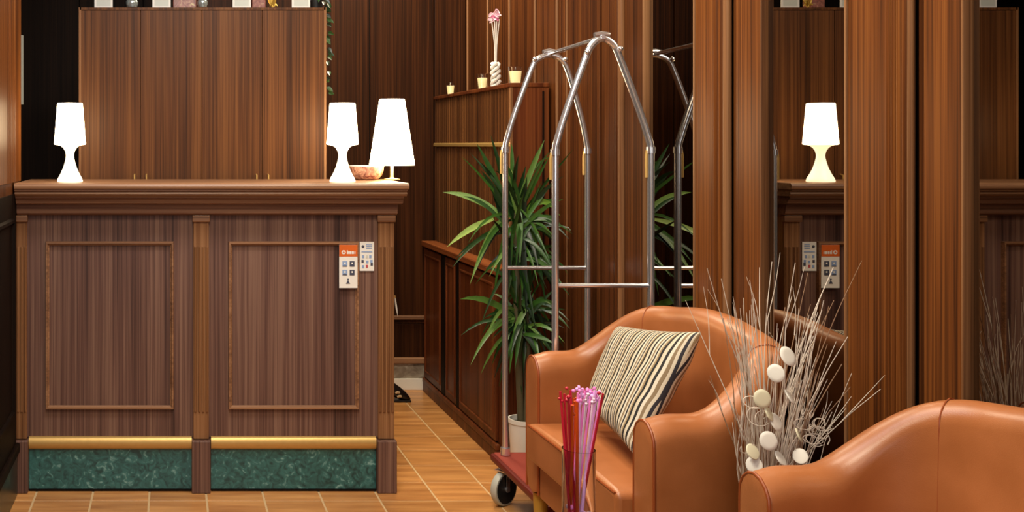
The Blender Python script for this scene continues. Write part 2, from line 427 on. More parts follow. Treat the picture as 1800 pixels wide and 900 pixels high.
# ------------------------------------------------------------------ reception desk
desk = thing('reception_desk', 'long dark wooden reception desk with two framed panels and green marble kickplate', 'desk', (.12, 3.75, 0))
S = lambda y: F/y
def dx(px, y): return (px-PX)*y/F
def dz(py, y): return EYE-(py-PY)*y/F
XR = .790
bx('carcass', (XL+.004, XR, 3.712, 3.88, 0, .985), W_DESK, desk)
for a, b in ((48, 338), (368, 664)):
    y = 3.706
    bx('panel', (dx(a, y)-.002, dx(b, y)+.002, y, 3.712, dz(768, y), dz(378, y)), W_DESK, desk)
for a, b in ((80, 306), (401, 631)):
    y = 3.706; bm = bmesh.new()
    moulding_ring(bm, dx(a, y), dx(b, y), dz(719, y), dz(424, y), .014, y, .014)
    obj('panel_moulding', bm, W_EDGEH, desk)
for a, b in ((51, 337), (371, 661)):
    y = 3.695
    bm = bmesh.new()
    x0, x1 = dx(a, y), dx(b, y); zt, zb = dz(768, y), dz(790, y)
    prof = [(3.712, zb), (3.697, zb), (3.690, zb+.006), (3.686, (zb+zt)/2), (3.690, zt-.006), (3.698, zt), (3.712, zt)]
    L = [[bm.verts.new((x, py_, pz)) for py_, pz in prof] for x in (x0, x1)]
    for k in range(len(prof)-1): bm.faces.new((L[0][k], L[0][k+1], L[1][k+1], L[1][k]))
    bm.faces.new(L[0]); bm.faces.new(L[1])
    obj('brass_strip', bm, BRASS, desk, True)
    bx('kickplate', (x0, x1, 3.702, 3.712, .006, zb), MARBLE, desk)
    bx('floor_strip', (x0, x1, 3.698, 3.712, 0, .008), W_DARK, desk)
def desk_pilaster(a, b):
    y = 3.692
    x0, x1 = dx(a, y), dx(b, y); z1 = dz(378, y); z0 = dz(772, y)
    p = bx('pilaster', (x0, x1, y, 3.712, z0, z1), W_EDGE, desk, .002)
    n = 3; wd = (x1-x0)
    bm = bmesh.new()
    for k in range(4):
        xx = x0+wd*(k+.5)/4
        tube(bm, [(xx, y+.001, dz(724, y)), (xx, y+.001, dz(434, y))], wd*.095, 8)
    r = obj('reeding', bm, W_EDGE, p, True); 
    bx('capital', (x0-.004, x1+.004, y-.010, y+.01, dz(390, y), z1), W_EDGEH, p, .003)
    bx('base_block', (x0-.006, x1+.006, 3.672, 3.712, 0, dz(773, y)), W_DESK, p, .003)
desk_pilaster(23, 47); desk_pilaster(340, 367); desk_pilaster(665, 693)
# end post on the right side of the desk, seen edge on
bx('end_panel', (XR, XR+.004, 3.70, 3.88, 0, .985), W_EDGE, desk)
# cornice: frieze, bed mould, slab edge
def strip(name, prof, x0, x1, mat, yback=3.9):
    bm = bmesh.new()
    prof2 = prof+[(yback, prof[-1][1]), (yback, prof[0][1])]
    L = [[bm.verts.new((x, y, z)) for y, z in prof2] for x in (x0, x1)]
    n = len(prof2)
    for k in range(n): bm.faces.new((L[0][k], L[0][(k+1) % n], L[1][(k+1) % n], L[1][k]))
    bm.faces.new(L[0]); bm.faces.new(L[1][::-1])
    return obj(name, bm, mat, desk)
strip('frieze', [(3.682, .983), (3.672, .990), (3.668, 1.022)], XL+.004, .800, W_DESKH)
strip('bed_moulding', [(3.655, 1.022), (3.640, 1.026), (3.632, 1.040), (3.622, 1.046), (3.620, 1.052)], XL+.006, .812, W_DESKH)
strip('cornice', [(3.616, 1.052), (3.608, 1.060), (3.612, 1.068), (3.603, 1.072), (3.603, 1.076)], XL+.006, .820, W_EDGEH)
ct = strip('countertop', [(3.600, 1.076), (3.595, 1.080), (3.594, 1.088), (3.597, 1.094), (3.603, 1.098)], XL+.006, .824, W_EDGEH, 4.03)  # lighter wood paints the lamplight caught along the front edge
CT = 1.098

# notices stuck to the desk
def notice(name, label, x0, x1, z0, z1, y, kind):
    t = thing(name, label, 'sign', ((x0+x1)/2, y, z0))
    bx('board', (x0, x1, y-.004, y, z0, z1), PAPER, t)
    W = x1-x0; H = z1-z0
    def pr(nm, mat, u0, u1, v0, v1, d=.0048):
        return bx(nm, (x0+W*u0, x0+W*u1, y-d, y-.004, z1-H*v1, z1-H*v0), mat, t)
    def blob(nm, mat, u, v, r, k=8, d=.0052, rot=0):
        bm = bmesh.new(); 
        vs_ = [bm.verts.new((x0+W*u+r*W*math.cos(2*PI*i/k+rot), y-d, z1-H*v+r*W*math.sin(2*PI*i/k+rot))) for i in range(k)]
        bm.faces.new(vs_); g = bmesh.ops.extrude_face_region(bm, geom=bm.faces[:])
        for e in g['geom']:
            if isinstance(e, bmesh.types.BMVert): e.co.y += .0006
        return obj(nm, bm, mat, t)
    if kind == 1:
        pr('header', PORANGE, 0, 1, 0, .27)
        blob('emblem', PAPER, .24, .175, .12)
        blob('emblem_centre', PORANGE, .24, .175, .05, d=.0058)
        for a, b in ((.42, .52), (.55, .65), (.68, .80), (.83, .88)): pr('lettering', PAPER, a, b, .155, .215, .0052)
        pr('lettering', PAPER, .42, .47, .13, .16, .0052)
        for u, v, m1 in ((.17, .38, PBLUE), (.57, .38, PDARK), (.17, .58, PBLUE), (.57, .58, PDARK)):
            pr('pictogram', m1, u, u+.27, v, v+.125)
            pr('pictogram_mark', PAPER, u+.10, u+.18, v+.03, v+.07, .0054)
            pr('pictogram_mark', PDARK, u+.02, u+.24, v+.10, v+.12, .0056)
        blob('figure_head', PDARK, .48, .80, .05); blob('figure_body', PDARK, .48, .87, .13, 3, rot=PI/2)
    else:
        blob('emblem', PDARK, .22, .16, .10)
        for v in (.08, .14, .20): pr('lettering', PBLUE, .46, .86, v, v+.03)
        pr('lettering', PBLUE, .12, .88, .33, .36)
        for u, v, m1 in ((.15, .46, PBLUE), (.42, .46, PAPERG), (.66, .46, PBLUE), (.12, .62, PDARK), (.45, .64, PBLUE), (.74, .62, PBLUE),
                         (.15, .80, PBLUE), (.42, .79, PRED), (.76, .72, PDARK)):
            pr('pictogram', m1, u, u+.16, v, v+.10)
    return t
y = 3.694
notice('notice', 'tall white notice with an orange header on the right desk panel', dx(596, y), dx(628, y), dz(506, y), dz(430, y), y, 1)
y = 3.705
notice('notice', 'small white notice with blue print beside the right desk pilaster', dx(632, y), dx(657, y), dz(476, y), dz(425, y), y, 2)

# ------------------------------------------------------------------ lamps on the counter
def counter_lamp(px, label, loc=None):
    y = 3.76; x = dx(px, y)
    t = thing('table_lamp', label, 'lamp', (x, y, CT), 'small white table lamps on the desk')
    k = y/F
    bm = bmesh.new()
    prof = [(22, 0), (22.5, 1.5), (21, 6), (16.5, 14), (12, 24), (9, 34), (7.2, 42), (7, 47), (8.2, 53), (12, 59.5), (17, 63), (24, 65)]
    lathe(bm, [(r*k, h*k) for r, h in prof], (x, y, CT), 36, capt=False); obj('lamp_base', bm, SHADEB, t, True)
    bm = bmesh.new()
    lathe(bm, [(24*k, 64.5*k), (27.6*k, 65.5*k), (27.9*k, 67*k), (22.4*k, 136.5*k), (21.5*k, 138*k), (8*k, 138.6*k)], (x, y, CT), 36)
    s = obj('lamp_shade', bm, SHADE, t, True)
    m = s.modifiers.new('edge', 'EDGE_SPLIT'); m.split_angle = R(50)
    return t
counter_lamp(123, 'small lit white table lamp at the left end of the desk')
counter_lamp(602, 'small lit white table lamp beside the patterned bowl')
y = 3.94; x = dx(689, y); k = y/F
t = thing('cone_lamp', 'taller lit lamp with a white cone shade on the right desk end', 'lamp', (x, y, CT))
bm = bmesh.new(); lathe(bm, [(.030, 0), (.030, .004), (.010, .007), (.0060, .012), (.0060, .10), (.004, .18)], (x, y, CT), 24); obj('stand', bm, BRASS, t, True)
bm = bmesh.new(); lathe(bm, [(39.3*k, 26*k), (39.3*k, 27.5*k), (22*k, 141*k), (20.5*k, 142*k)], (x, y, CT), 40, capb=False, capt=True)
s = obj('lamp_shade', bm, SHADE, t, True); m = s.modifiers.new('edge', 'EDGE_SPLIT'); m.split_angle = R(40)
# bowl
y = 3.96; x = dx(644, y)
t = thing('patterned_bowl', 'round floral patterned bowl between the two lamps on the desk', 'bowl', (x, y, CT))
bm = bmesh.new()
lathe(bm, [(.030, 0), (.045, .004), (.058, .018), (.064, .036), (.066, .052), (.063, .053), (.060, .036), (.052, .018), (.02, .010)], (x, y, CT), 32)
obj('bowl_body', bm, FLORAL, t, True)
bm = bmesh.new(); tube(bm, [(x+.0645*math.cos(a), y+.0645*math.sin(a), CT+.052) for a in [2*PI*i/32 for i in range(33)]], .002, 6, False); obj('rim', bm, WHITE, t, True)

# ------------------------------------------------------------------ tall cabinet behind the desk
y = 4.09
cab = thing('tall_cabinet', 'wide tall cabinet of striped brown veneer behind the desk', 'cabinet', (dx(357, y), 4.27, 0))
X0, X1, ZT = dx(140, y), dx(572, y), dz(13, y)
bx('cabinet_body', (X0, X1, y+.018, 4.46, 0, ZT-.001), W_CAB, cab)
bx('side_edge', (X1-.006, X1+.003, y-.003, 4.46, 0, ZT), W_EDGE, cab)
bx('side_edge', (X0-.003, X0+.006, y-.003, 4.46, 0, ZT), W_EDGE, cab)
bx('top_edge', (X0, X1, y-.003, y+.018, ZT-.010, ZT), W_CAB, cab)
sm = [141.5, 247, 355, 461, 570]
for i in range(4):
    a, b = dx(sm[i], y)+.001, dx(sm[i+1], y)-.001
    d = bx('door', (a, b, y, y+.018, .08, ZT-.012), W_CAB, cab, .001)
    hx = b-.022 if i % 2 == 0 else a+.022
    bm = bmesh.new(); tube(bm, [(hx, y, 1.085), (hx, y-.018, 1.088), (hx, y-.018, 1.112), (hx, y, 1.115)], .0032, 8); obj('handle', bm, BRASS, d, True)
# things on the tall cabinet, cut by the top of the photo
yt = 4.12
for a, b, lab in ((166, 198, 'white bordered card at the left end of the cabinet top'), (268, 300, 'white bordered card left of the maroon patterned box'),
             (409, 441, 'white bordered card left of the small patterned box and gold ornament'), (513, 545, 'white bordered card at the right end of the cabinet top')):
    x0, x1 = dx(a, yt), dx(b, yt)
    t = thing('card', lab, 'card', ((x0+x1)/2, yt, ZT), 'white cards on the tall cabinet')
    bx('card_board', (x0, x1, yt, yt+.004, ZT, ZT+.11), PAPER, t)
    bx('card_print', (x0+.008, x1-.008, yt-.0006, yt, ZT+.010, ZT+.10), PAPERG, t)
    bx('card_foot', (x0+.01, x1-.01, yt+.004, yt+.03, ZT, ZT+.004), PAPER, t)
for px, r, lab in ((232, 11, 'silver green glass ornament between the two left cards'), (356, 9, 'silver glass ornament right of the maroon patterned box')):
    t = thing('ornament', lab, 'ornament', (dx(px, 4.16), 4.16, ZT))
    bm = bmesh.new(); k = 4.16/F
    lathe(bm, [(r*.5*k, 0), (r*.5*k, .003), (r*.3*k, .006)], (dx(px, 4.16), 4.16, ZT), 20); obj('ornament_foot', bm, BLACK, t, True)
    bm = bmesh.new()
    lathe(bm, [(r*.3*k, .005), (r*.8*k, .010), (r*k, .022), (r*k, .032), (r*.7*k, .044), (r*.3*k, .05), (r*.3*k, .09)], (dx(px, 4.16), 4.16, ZT), 24); obj('ornament_body', bm, SILVER, t, True)
tag(bx('patterned_box', (dx(304, 4.2), dx(345, 4.2), 4.2, 4.28, ZT, ZT+.09), PATTERN, None, .003), 'wide maroon and cream patterned box on the tall cabinet', 'box')
tag(bx('patterned_box', (dx(443, 4.2), dx(467, 4.2), 4.2, 4.26, ZT, ZT+.08), PATTERN, None, .003), 'small maroon patterned box left of the gold ornament', 'box')
t = thing('ornament', 'gold leafy ornament on the tall cabinet between boxes and cards', 'ornament', (dx(479, 4.18), 4.18, ZT))
bm = bmesh.new(); lathe(bm, [(.012, 0), (.012, .004), (.004, .008), (.004, .03)], (dx(479, 4.18), 4.18, ZT), 16); obj('ornament_foot', bm, GOLD, t, True)
def leaf(bm, a, c, b, wd, n=7, fold=.25, side=None):
    a, c, b = Vector(a), Vector(c), Vector(b); rows = []
    for i in range(n+1):
        s = i/n
        p = a*(1-s)**2+c*2*s*(1-s)+b*s*s
        tn = ((c-a)*(1-s)+(b-c)*s).normalized()
        sd = tn.cross(Vector(side) if side else Vector((0, -1, .25)))
        sd = sd.normalized() if sd.length > 1e-4 else Vector((1, 0, 0))
        nm = sd.cross(tn).normalized()
        wv = wd*(math.sin(PI*min(1, (s*.9+.12)))**.8) if s < 1 else .0004
        rows.append((bm.verts.new(p-sd*wv*.5), bm.verts.new(p-nm*wv*fold*.5), bm.verts.new(p+sd*wv*.5)))
    for r, q in zip(rows, rows[1:]):
        bm.faces.new((r[0], r[1], q[1], q[0])); bm.faces.new((r[1], r[2], q[2], q[1]))
for k in range(9):
    a = 2*PI*k/9; bm = bmesh.new(); c = Vector((dx(479, 4.18), 4.18, ZT+.012+.002*(k % 3)))
    leaf(bm, c, c+Vector((.012*math.cos(a), .012*math.sin(a), .02)), c+Vector((.02*math.cos(a), .02*math.sin(a), .005+.03*(k % 3))), .01)
    obj('petal', bm, GOLD, t)
t = thing('trailing_plant', 'dark green plant trailing down the right side of the tall cabinet', 'plant', (dx(565, 4.2), 4.2, ZT))
bm = bmesh.new(); lathe(bm, [(.022, 0), (.03, .05), (.03, .055), (.02, .05)], (dx(556, 4.24), 4.24, ZT), 18); obj('pot', bm, BLACK, t, True)
for k in range(34):
    s = k/34; cx = dx(560+14*min(1, s*3), 4.2); h = ZT+.06-s*s*.42
    if s > .25: cx = X1+.012+random.uniform(0, .02)
    c = Vector((cx, 4.2+random.uniform(-.05, .04), h)); bm = bmesh.new()
    d = Vector((random.uniform(-.3, 1), random.uniform(-1, .3), random.uniform(-.8, .1))).normalized()
    leaf(bm, c, c+d*.012+Vector((0, 0, .006)), c+d*.03, .016); obj('leaf', bm, LEAFD, t)

# grey notice on the dark back wall, half hidden by the left pilaster
y = YB-.02
tag(bx('wall_notice', (dx(4, y), dx(41, y), y-.012, y+.006, dz(184, y), dz(62, y)), PAPERG, None, .002), 'pale grey board on the dark wall at far left', 'board')

# shoe and paper tag seen past the desk's right end
y = 5.0
t = thing('shoe', 'black shoe with beige straps on the floor past the desk', 'shoe', (dx(704, y), y, 0))
secs = [(-.075, .022, .095, .115), (-.06, .028, .03, .11), (-.03, .030, .018, .088), (0, .031, .008, .066), (.025, .030, .005, .045), (.040, .022, .006, .026), (.047, .008, .008, .016)]
bm = bmesh.new(); rings = []
cx = dx(704, y)
for (u, hw, zb, zt) in secs:
    rings.append([bm.verts.new((cx+u, y+hw*math.cos(a), (zb+zt)/2+(zt-zb)/2*math.sin(a))) for a in [2*PI*i/12 for i in range(12)]])
for a, b in zip(rings, rings[1:]):
    for i in range(12): bm.faces.new((a[i], a[(i+1) % 12], b[(i+1) % 12], b[i]))
bm.faces.new(rings[0]); bm.faces.new(rings[-1])
obj('upper', bm, SHOE, t, True)
bx('sole', (cx-.05, cx+.046, y-.028, y+.028, 0, .010), SHOE, t, .003)
bx('heel', (cx-.072, cx-.048, y-.02, y+.02, 0, .05), SHOE, t, .003)
for u, h in ((-.022, .050), (-.014, .032)):
    bm = bmesh.new(); tube(bm, [(cx+u-.008, y-.031, h-.004), (cx+u, y-.0335, h), (cx+u+.010, y-.031, h-.002)], .0055, 8); obj('strap', bm, TAN, t, True)
bm = bmesh.new()
pts = [(dx(695, 3.85), 3.86, dz(522, 3.85)), (dx(696.5, 3.85), 3.85, dz(540, 3.85)), (dx(699, 3.85), 3.85, dz(556, 3.85))]
t = thing('key_tag', 'small white tag hanging on the right end of the desk', 'tag', (.80, 3.86, dz(556, 3.85)))
bm = bmesh.new(); leaf(bm, Vector(pts[0])+Vector((.0, 0, 0)), pts[1], pts[2], .007); o = obj('tag_card', bm, PAPER, t)
sm_ = o.modifiers.new('s', 'SOLIDIFY'); sm_.thickness = .002
bx('tag_hook', (.790, dx(696, 3.85), 3.855, 3.865, dz(524, 3.85), dz(520, 3.85)), BRASS, t)

# ------------------------------------------------------------------ low cabinet and reeded cabinet on the right
low = thing('low_cabinet', 'low reddish brown cabinet with ledge along the right wall', 'cabinet', (1.37, 4.62, 0))
YN, YF = 4.03, 5.21
bx('cabinet_body', (1.277, XM-.014, YN, YF, 0, .725), W_RED, low)
bx('ledge', (1.254, XM-.014, YN-.008, YF, .725, .752), W_REDH, low, .004)
bx('plinth', (1.262, 1.277, YN, YF, 0, .045), W_RED, low, .003)
bx('plinth_rail', (1.258, 1.277, YN, YF, .045, .07), W_RED, low, .006)
for a, b in ((4.06, 4.575), (4.615, 4.80), (4.87, 5.20)):
    d = bx('door', (1.266, 1.277, a, b, .075, .715), W_RED, low, .002)
    bm = bmesh.new(); ring_side(bm, 1.266, -1, a+.02, b-.02, .10, .69, .012, .005); obj('moulding', bm, W_RED, d)
bx('recess_strip', (1.264, 1.277, 4.577, 4.613, .075, .72), W_DARK, low)  # dark strip in place of the groove between doors
bx('recess_strip', (1.264, 1.277, 4.803, 4.867, .075, .72), W_DARK, low)  # dark strip in place of the wider recess
upc = thing('reeded_cabinet', 'reeded wooden cabinet with brass strip standing on the low cabinet', 'cabinet', (1.40, 4.62, .752))
YU = 4.045
bx('cabinet_body', (1.328, XM-.014, YU, YF, .752, 1.455), W_RED, upc)
bx('top', (1.315, XM-.014, YU-.006, YF, 1.455, 1.472), W_RED, upc, .003)
bx('brass_strip', (1.314, 1.328, YU+.0, YF, 1.222, 1.240), BRASS, upc, .004)
bx('corner_post', (1.318, 1.330, YU-.002, YU+.016, .752, 1.455), W_EDGE, upc, .002)
bx('gap_shade', (1.3265, 1.328, YU+.018, YF, .755, 1.452), W_DARK, upc)  # added dark sheet; paints the shade in the gaps between reeds
bm = bmesh.new(); n = 30
for i in range(n):
    yy = YU+.022+(YF-YU-.03)*(i+.5)/n; hw = (YF-YU-.03)/n*.31
    box(bm, 1.3225, 1.3268, yy-hw, yy+hw, .752, 1.221); box(bm, 1.3225, 1.3268, yy-hw, yy+hw, 1.241, 1.455)
o = obj('reeding', bm, W_CAB, upc); o['kind'] = 'stuff'
bx('end_batten', (1.444, 1.450, YU-.004, YU, .752, 1.44), W_DARK, upc)
# candles
UT = 1.472
for px, y, rt, rb, h, lab in ((792, 5.08, 8, 5.5, 23, 'smallest candle glass at the far end of the reeded cabinet'), (848, 4.56, 10.2, 7, 28, 'middle candle glass beside the white knotted stand'),
                         (906, 4.14, 12.5, 9.5, 31, 'largest candle glass at the near end of the reeded cabinet')):
    k = y/F; x = dx(px, y)
    t = thing('candle_glass', lab, 'candle', (x, y, UT), 'candle glasses on the reeded cabinet')
    bm = bmesh.new(); lathe(bm, [(rb*k, 0), (rt*k, h*k), (rt*k*.93, h*k), (rb*k*.9, .003)], (x, y, UT), 24); obj('glass_cup', bm, GLASS, t, True)
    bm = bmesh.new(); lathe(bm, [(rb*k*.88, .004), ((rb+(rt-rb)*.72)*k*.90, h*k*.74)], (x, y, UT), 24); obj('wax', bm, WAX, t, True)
    bm = bmesh.new(); tube(bm, [(x, y, UT+h*k*.74), (x, y, UT+h*k*.9)], .0012, 6); obj('wick', bm, BLACK, t)
# white knotted stand with stems and pink flower
y = 4.36; x = dx(871, y)
t = thing('flower_stand', 'white knotted holder with pale stems and a pink flower head', 'flowers', (x, y, UT))
bm = bmesh.new()
for q in range(3):
    ph = q*2.1
    pts = [(x+.013*math.cos(ph+h*9)*(1.2-h*.2), y+.013*math.sin(ph+h*9), UT+.006+h*.095) for h in [i/16 for i in range(17)]]
    tube(bm, pts, [.0075*(1+.25*math.sin(i*2+q)) for i in range(17)], 8)
lathe(bm, [(.018, 0), (.021, .005), (.014, .012)], (x, y, UT), 16)
obj('holder', bm, DISC, t, True)
for u0, u1 in ((-3, -8), (-1, -2), (1, 2), (3, 7)):
    bm = bmesh.new(); tube(bm, catmull([(x+u0*.001, y, UT+.07), (x+u0*.0014+.001, y, UT+.17), (x+u1*.0022, y-.003, UT+.285)], 5), .0022, 6); obj('stem', bm, DISC, t, True)
PINKF = plain('pale_pink_petal', (240, 200, 214), .6); PINKD = plain('pink_petal', (206, 110, 150), .6)
for k in range(34):
    a = random.uniform(0, 2*PI); e = random.uniform(-.9, 1.2); c = Vector((x+random.uniform(-.012, .012), y, UT+.300+random.uniform(-.012, .012)))
    d = Vector((math.cos(a)*math.cos(e), math.sin(a)*math.cos(e), math.sin(e)))
    bm = bmesh.new(); leaf(bm, c, c+d*.014, c+d*.024+Vector((0, 0, -.004)), .016, 4); obj('petal', bm, PINKD if (c.x > x and e < 0) else PINKF, t)

# ------------------------------------------------------------------ potted plant
y0 = 3.84; xc = dx(922, y0)
t = thing('potted_plant', 'tall spiky green dracaena in a white pot behind the trolley', 'plant', (xc, y0, 0))
bm = bmesh.new(); lathe(bm, [(.044, 0), (.046, .004), (.056, .205), (.059, .207), (.059, .222), (.053, .222), (.052, .20), (.01, .199)], (xc, y0, 0), 32); obj('pot', bm, WHITE, t, True)
bm = bmesh.new(); lathe(bm, [(.052, .18), (.052, .204), (.02, .207)], (xc, y0, 0), 24); obj('soil', bm, SOIL, t, True)
for pts, r in (([(xc-.012, y0, .19), (xc-.02, y0+.01, .5), (xc-.03, y0, .86), (xc-.025, y0, .98)], .013), ([(xc+.015, y0+.01, .19), (xc+.012, y0, .45), (xc+.0, y0-.01, .64)], .011),
               ([(xc, y0-.015, .19), (xc+.02, y0+.02, .6), (xc+.01, y0+.03, .80)], .009)):
    bm = bmesh.new(); tube(bm, catmull(pts, 5), r, 10); obj('cane', bm, STEM, t, True)
def L(bpx, bpy_, tpx, tpy, wd, mat, arch=.03, yb=0, yt=0):
    a = P(bpx, bpy_, y0+yb); b = P(tpx, tpy, y0+yt); c = (a+b)/2+Vector((0, 0, arch))
    bm = bmesh.new(); leaf(bm, a, c, b, wd*.88*y0/F, side=(random.uniform(-.3, .3), -1, random.uniform(0, .5)))
    for v in bm.verts:
        if v.co.x > 1.455: v.co.x = 1.455-random.random()*.004
        if v.co.y > 4.0: v.co.y = 4.0-random.random()*.01
    obj('leaf', bm, mat, t, True)
T = [(905, 395, 862, 236, 12, 'D', .02), (900, 380, 838, 252, 12, 'D', .02), (895, 370, 812, 276, 6, 'M', .02), (890, 385, 778, 338, 14, 'M', .05),
     (892, 385, 846, 300, 12, 'D', .03), (885, 392, 815, 345, 8, 'D', .04), (868, 385, 786, 434, 12, 'L', .03), (892, 390, 838, 462, 9, 'M', .06),
     (895, 380, 826, 500, 12, 'M', .10), (890, 400, 795, 470, 9, 'D', .06), (885, 410, 800, 455, 8, 'D', .05),
     (908, 365, 899, 298, 13, 'L', .0), (910, 360, 957, 246, 11, 'M', .01), (914, 375, 968, 270, 7, 'M', .01), (915, 380, 1008, 262, 6, 'D', .01),
     (915, 390, 985, 380, 13, 'L', .13), (914, 400, 965, 330, 8, 'M', .01), (912, 410, 990, 350, 8, 'M', .04), (918, 395, 952, 484, 14, 'M', .10),
     (912, 370, 914, 462, 14, 'M', .06), (908, 380, 900, 470, 10, 'D', .05), (920, 400, 940, 500, 10, 'D', .10), (900, 400, 868, 520, 11, 'M', .12),
     (905, 390, 880, 300, 10, 'D', .02), (903, 380, 925, 290, 10, 'D', .01), (920, 395, 1000, 420, 8, 'D', .08), (918, 380, 990, 310, 8, 'D', .03),
     (912, 400, 905, 540, 12, 'D', .08), (915, 400, 926, 560, 12, 'D', .10), (903, 400, 888, 560, 10, 'D', .10), (925, 410, 960, 540, 12, 'D', .12),
     (905, 560, 808, 526, 13, 'M', .06), (905, 545, 855, 592, 8, 'M', .09), (905, 560, 863, 588, 7, 'M', .03), (905, 560, 827, 642, 10, 'M', .10),
     (903, 570, 810, 590, 7, 'D', .07), (910, 580, 880, 656, 9, 'D', .06), (912, 585, 918, 672, 12, 'D', .02), (925, 540, 932, 622, 16, 'L', .03),
     (920, 550, 1002, 578, 9, 'D', .08), (925, 545, 985, 545, 10, 'M', .07), (925, 555, 992, 612, 9, 'D', .08), (920, 560, 905, 650, 9, 'M', .05),
     (915, 540, 950, 460, 8, 'D', .02), (912, 545, 880, 470, 8, 'D', .02), (915, 560, 850, 560, 8, 'D', .05), (925, 560, 955, 640, 10, 'D', .06)]
for (a, b, c, d, wd, mt, ar) in T:
    L(a, b, c, d, wd, {'D': LEAFD, 'M': LEAFM, 'L': LEAFL}[mt], ar, random.uniform(-.02, .02), random.uniform(-.12, .06))
for k in range(110):
    top = k % 5 < 3
    bpx, bpy_ = (908+random.uniform(-12, 12), 400+random.uniform(-40, 60)) if top else (920+random.uniform(-10, 10), 555+random.uniform(-30, 40))
    ang = random.uniform(-2.6, .4) if k % 2 else random.uniform(.2, 2.9)
    ln = random.uniform(60, 115) if top else random.uniform(50, 85)
    tx = bpx+ln*math.cos(ang); ty = bpy_+ln*math.sin(ang)*1.1
    L(bpx, bpy_, tx, ty, random.uniform(5, 10), LEAFD if random.random() < .62 else LEAFM, random.uniform(.02, .09), random.uniform(-.03, .04), random.uniform(-.14, .10))

for k in range(46):      # older leaves hanging between the two crowns
    bpx, bpy_ = 912+random.uniform(-14, 16), random.uniform(430, 600)
    tx = bpx+random.gauss(0, 34); ty = bpy_+random.uniform(60, 110)
    L(bpx, bpy_, max(845, min(985, tx)), ty, random.uniform(6, 11), LEAFD if random.random() < .7 else LEAFM, random.uniform(.04, .10), random.uniform(-.04, .04), random.uniform(-.10, .08))

# ------------------------------------------------------------------ luggage trolley
YR, YFr = 3.58, 3.13
trl = thing('luggage_trolley', 'chrome hotel luggage trolley with arched hoops and red carpeted deck', 'trolley', (1.285, 3.35, 0))
def hoop(y, pts):
    w3 = [P(px, py, y) for px, py in pts]
    lo = Vector((w3[0].x, y, .165)); hi = Vector((w3[-1].x, y, .165))
    arch = catmull(w3[1:-1], 5)
    bm = bmesh.new(); tube(bm, [lo, w3[0]]+arch+[w3[-1], hi], .0105 if y < 3.3 else .0098, 14)
    h = obj('hoop', bm, CHROME, trl, True)
    for s, p in ((1, w3[0]), (-1, w3[-1])):
        bm = bmesh.new(); tube(bm, [p-Vector((0, 0, .012)), p+Vector((0, 0, .006))], .0135, 14); obj('collar', bm, CHROME, h, True)
        bm = bmesh.new(); tube(bm, [Vector((p.x-.011, y, p.z-.004)), Vector((p.x-.0135, y, p.z-.02)), Vector((p.x-.0135, y, p.z-.085))], .0045, 8); obj('hook_rail', bm, BRASS, h, True)
        bm = bmesh.new(); tube(bm, [Vector((p.x, y, .165)), Vector((p.x, y, .19))], .016, 14); obj('foot_socket', bm, CHROME, h, True)
    return h
hoop(YR, [(888, 262), (889, 252), (903, 205), (934, 122), (946, 104), (966, 97), (986, 104), (1000, 130), (1022, 208), (1031, 252), (1033, 264)])
hoop(YFr, [(976, 266), (977, 256), (992, 206), (1028, 106), (1040, 80), (1058, 68), (1078, 78), (1092, 108), (1126, 200), (1142, 250), (1144, 262)])
for (y, a, b, py_) in ((YR, 888, 1033, 471), (YFr, 976, 1144, 502)):
    bm = bmesh.new(); p0, p1 = P(a, py_, y), P(b, py_, y); tube(bm, [p0, p1], .0075, 10); obj('crossbar', bm, CHROME, trl, True)
a = P(966, 97, YR); b = P(1058, 68, YFr)
bm = bmesh.new(); tube(bm, [a+Vector((0, .012, .004)), b+Vector((0, -.012, .004))], .007, 10); obj('top_rail', bm, CHROME, trl, True)
for p in (a, b):
    bm = bmesh.new(); tube(bm, [p+Vector((-.022, 0, .010)), p+Vector((0, 0, .014)), p+Vector((.022, 0, .010))], .009, 10); obj('sleeve', bm, CHROME, trl, True)
for px, py_, y in ((1030, 94, YFr), (1088, 88, YFr), (938, 106, YR), (992, 106, YR)):
    p = P(px, py_, y); bm = bmesh.new(); bmesh.ops.create_icosphere(bm, subdivisions=2, radius=.0085, matrix=Matrix.Translation(p+Vector((0, -.012, .003)))); obj('bolt', bm, CHROME, trl, True)
bx('deck', (1.118, 1.452, 3.095, 3.622, .128, .150), REDB, trl, .006)
bx('bumper', (1.112, 1.458, 3.089, 3.628, .132, .158), REDB, trl, .008)
bx('deck_carpet', (1.122, 1.448, 3.10, 3.618, .150, .163), REDC, trl, .004)
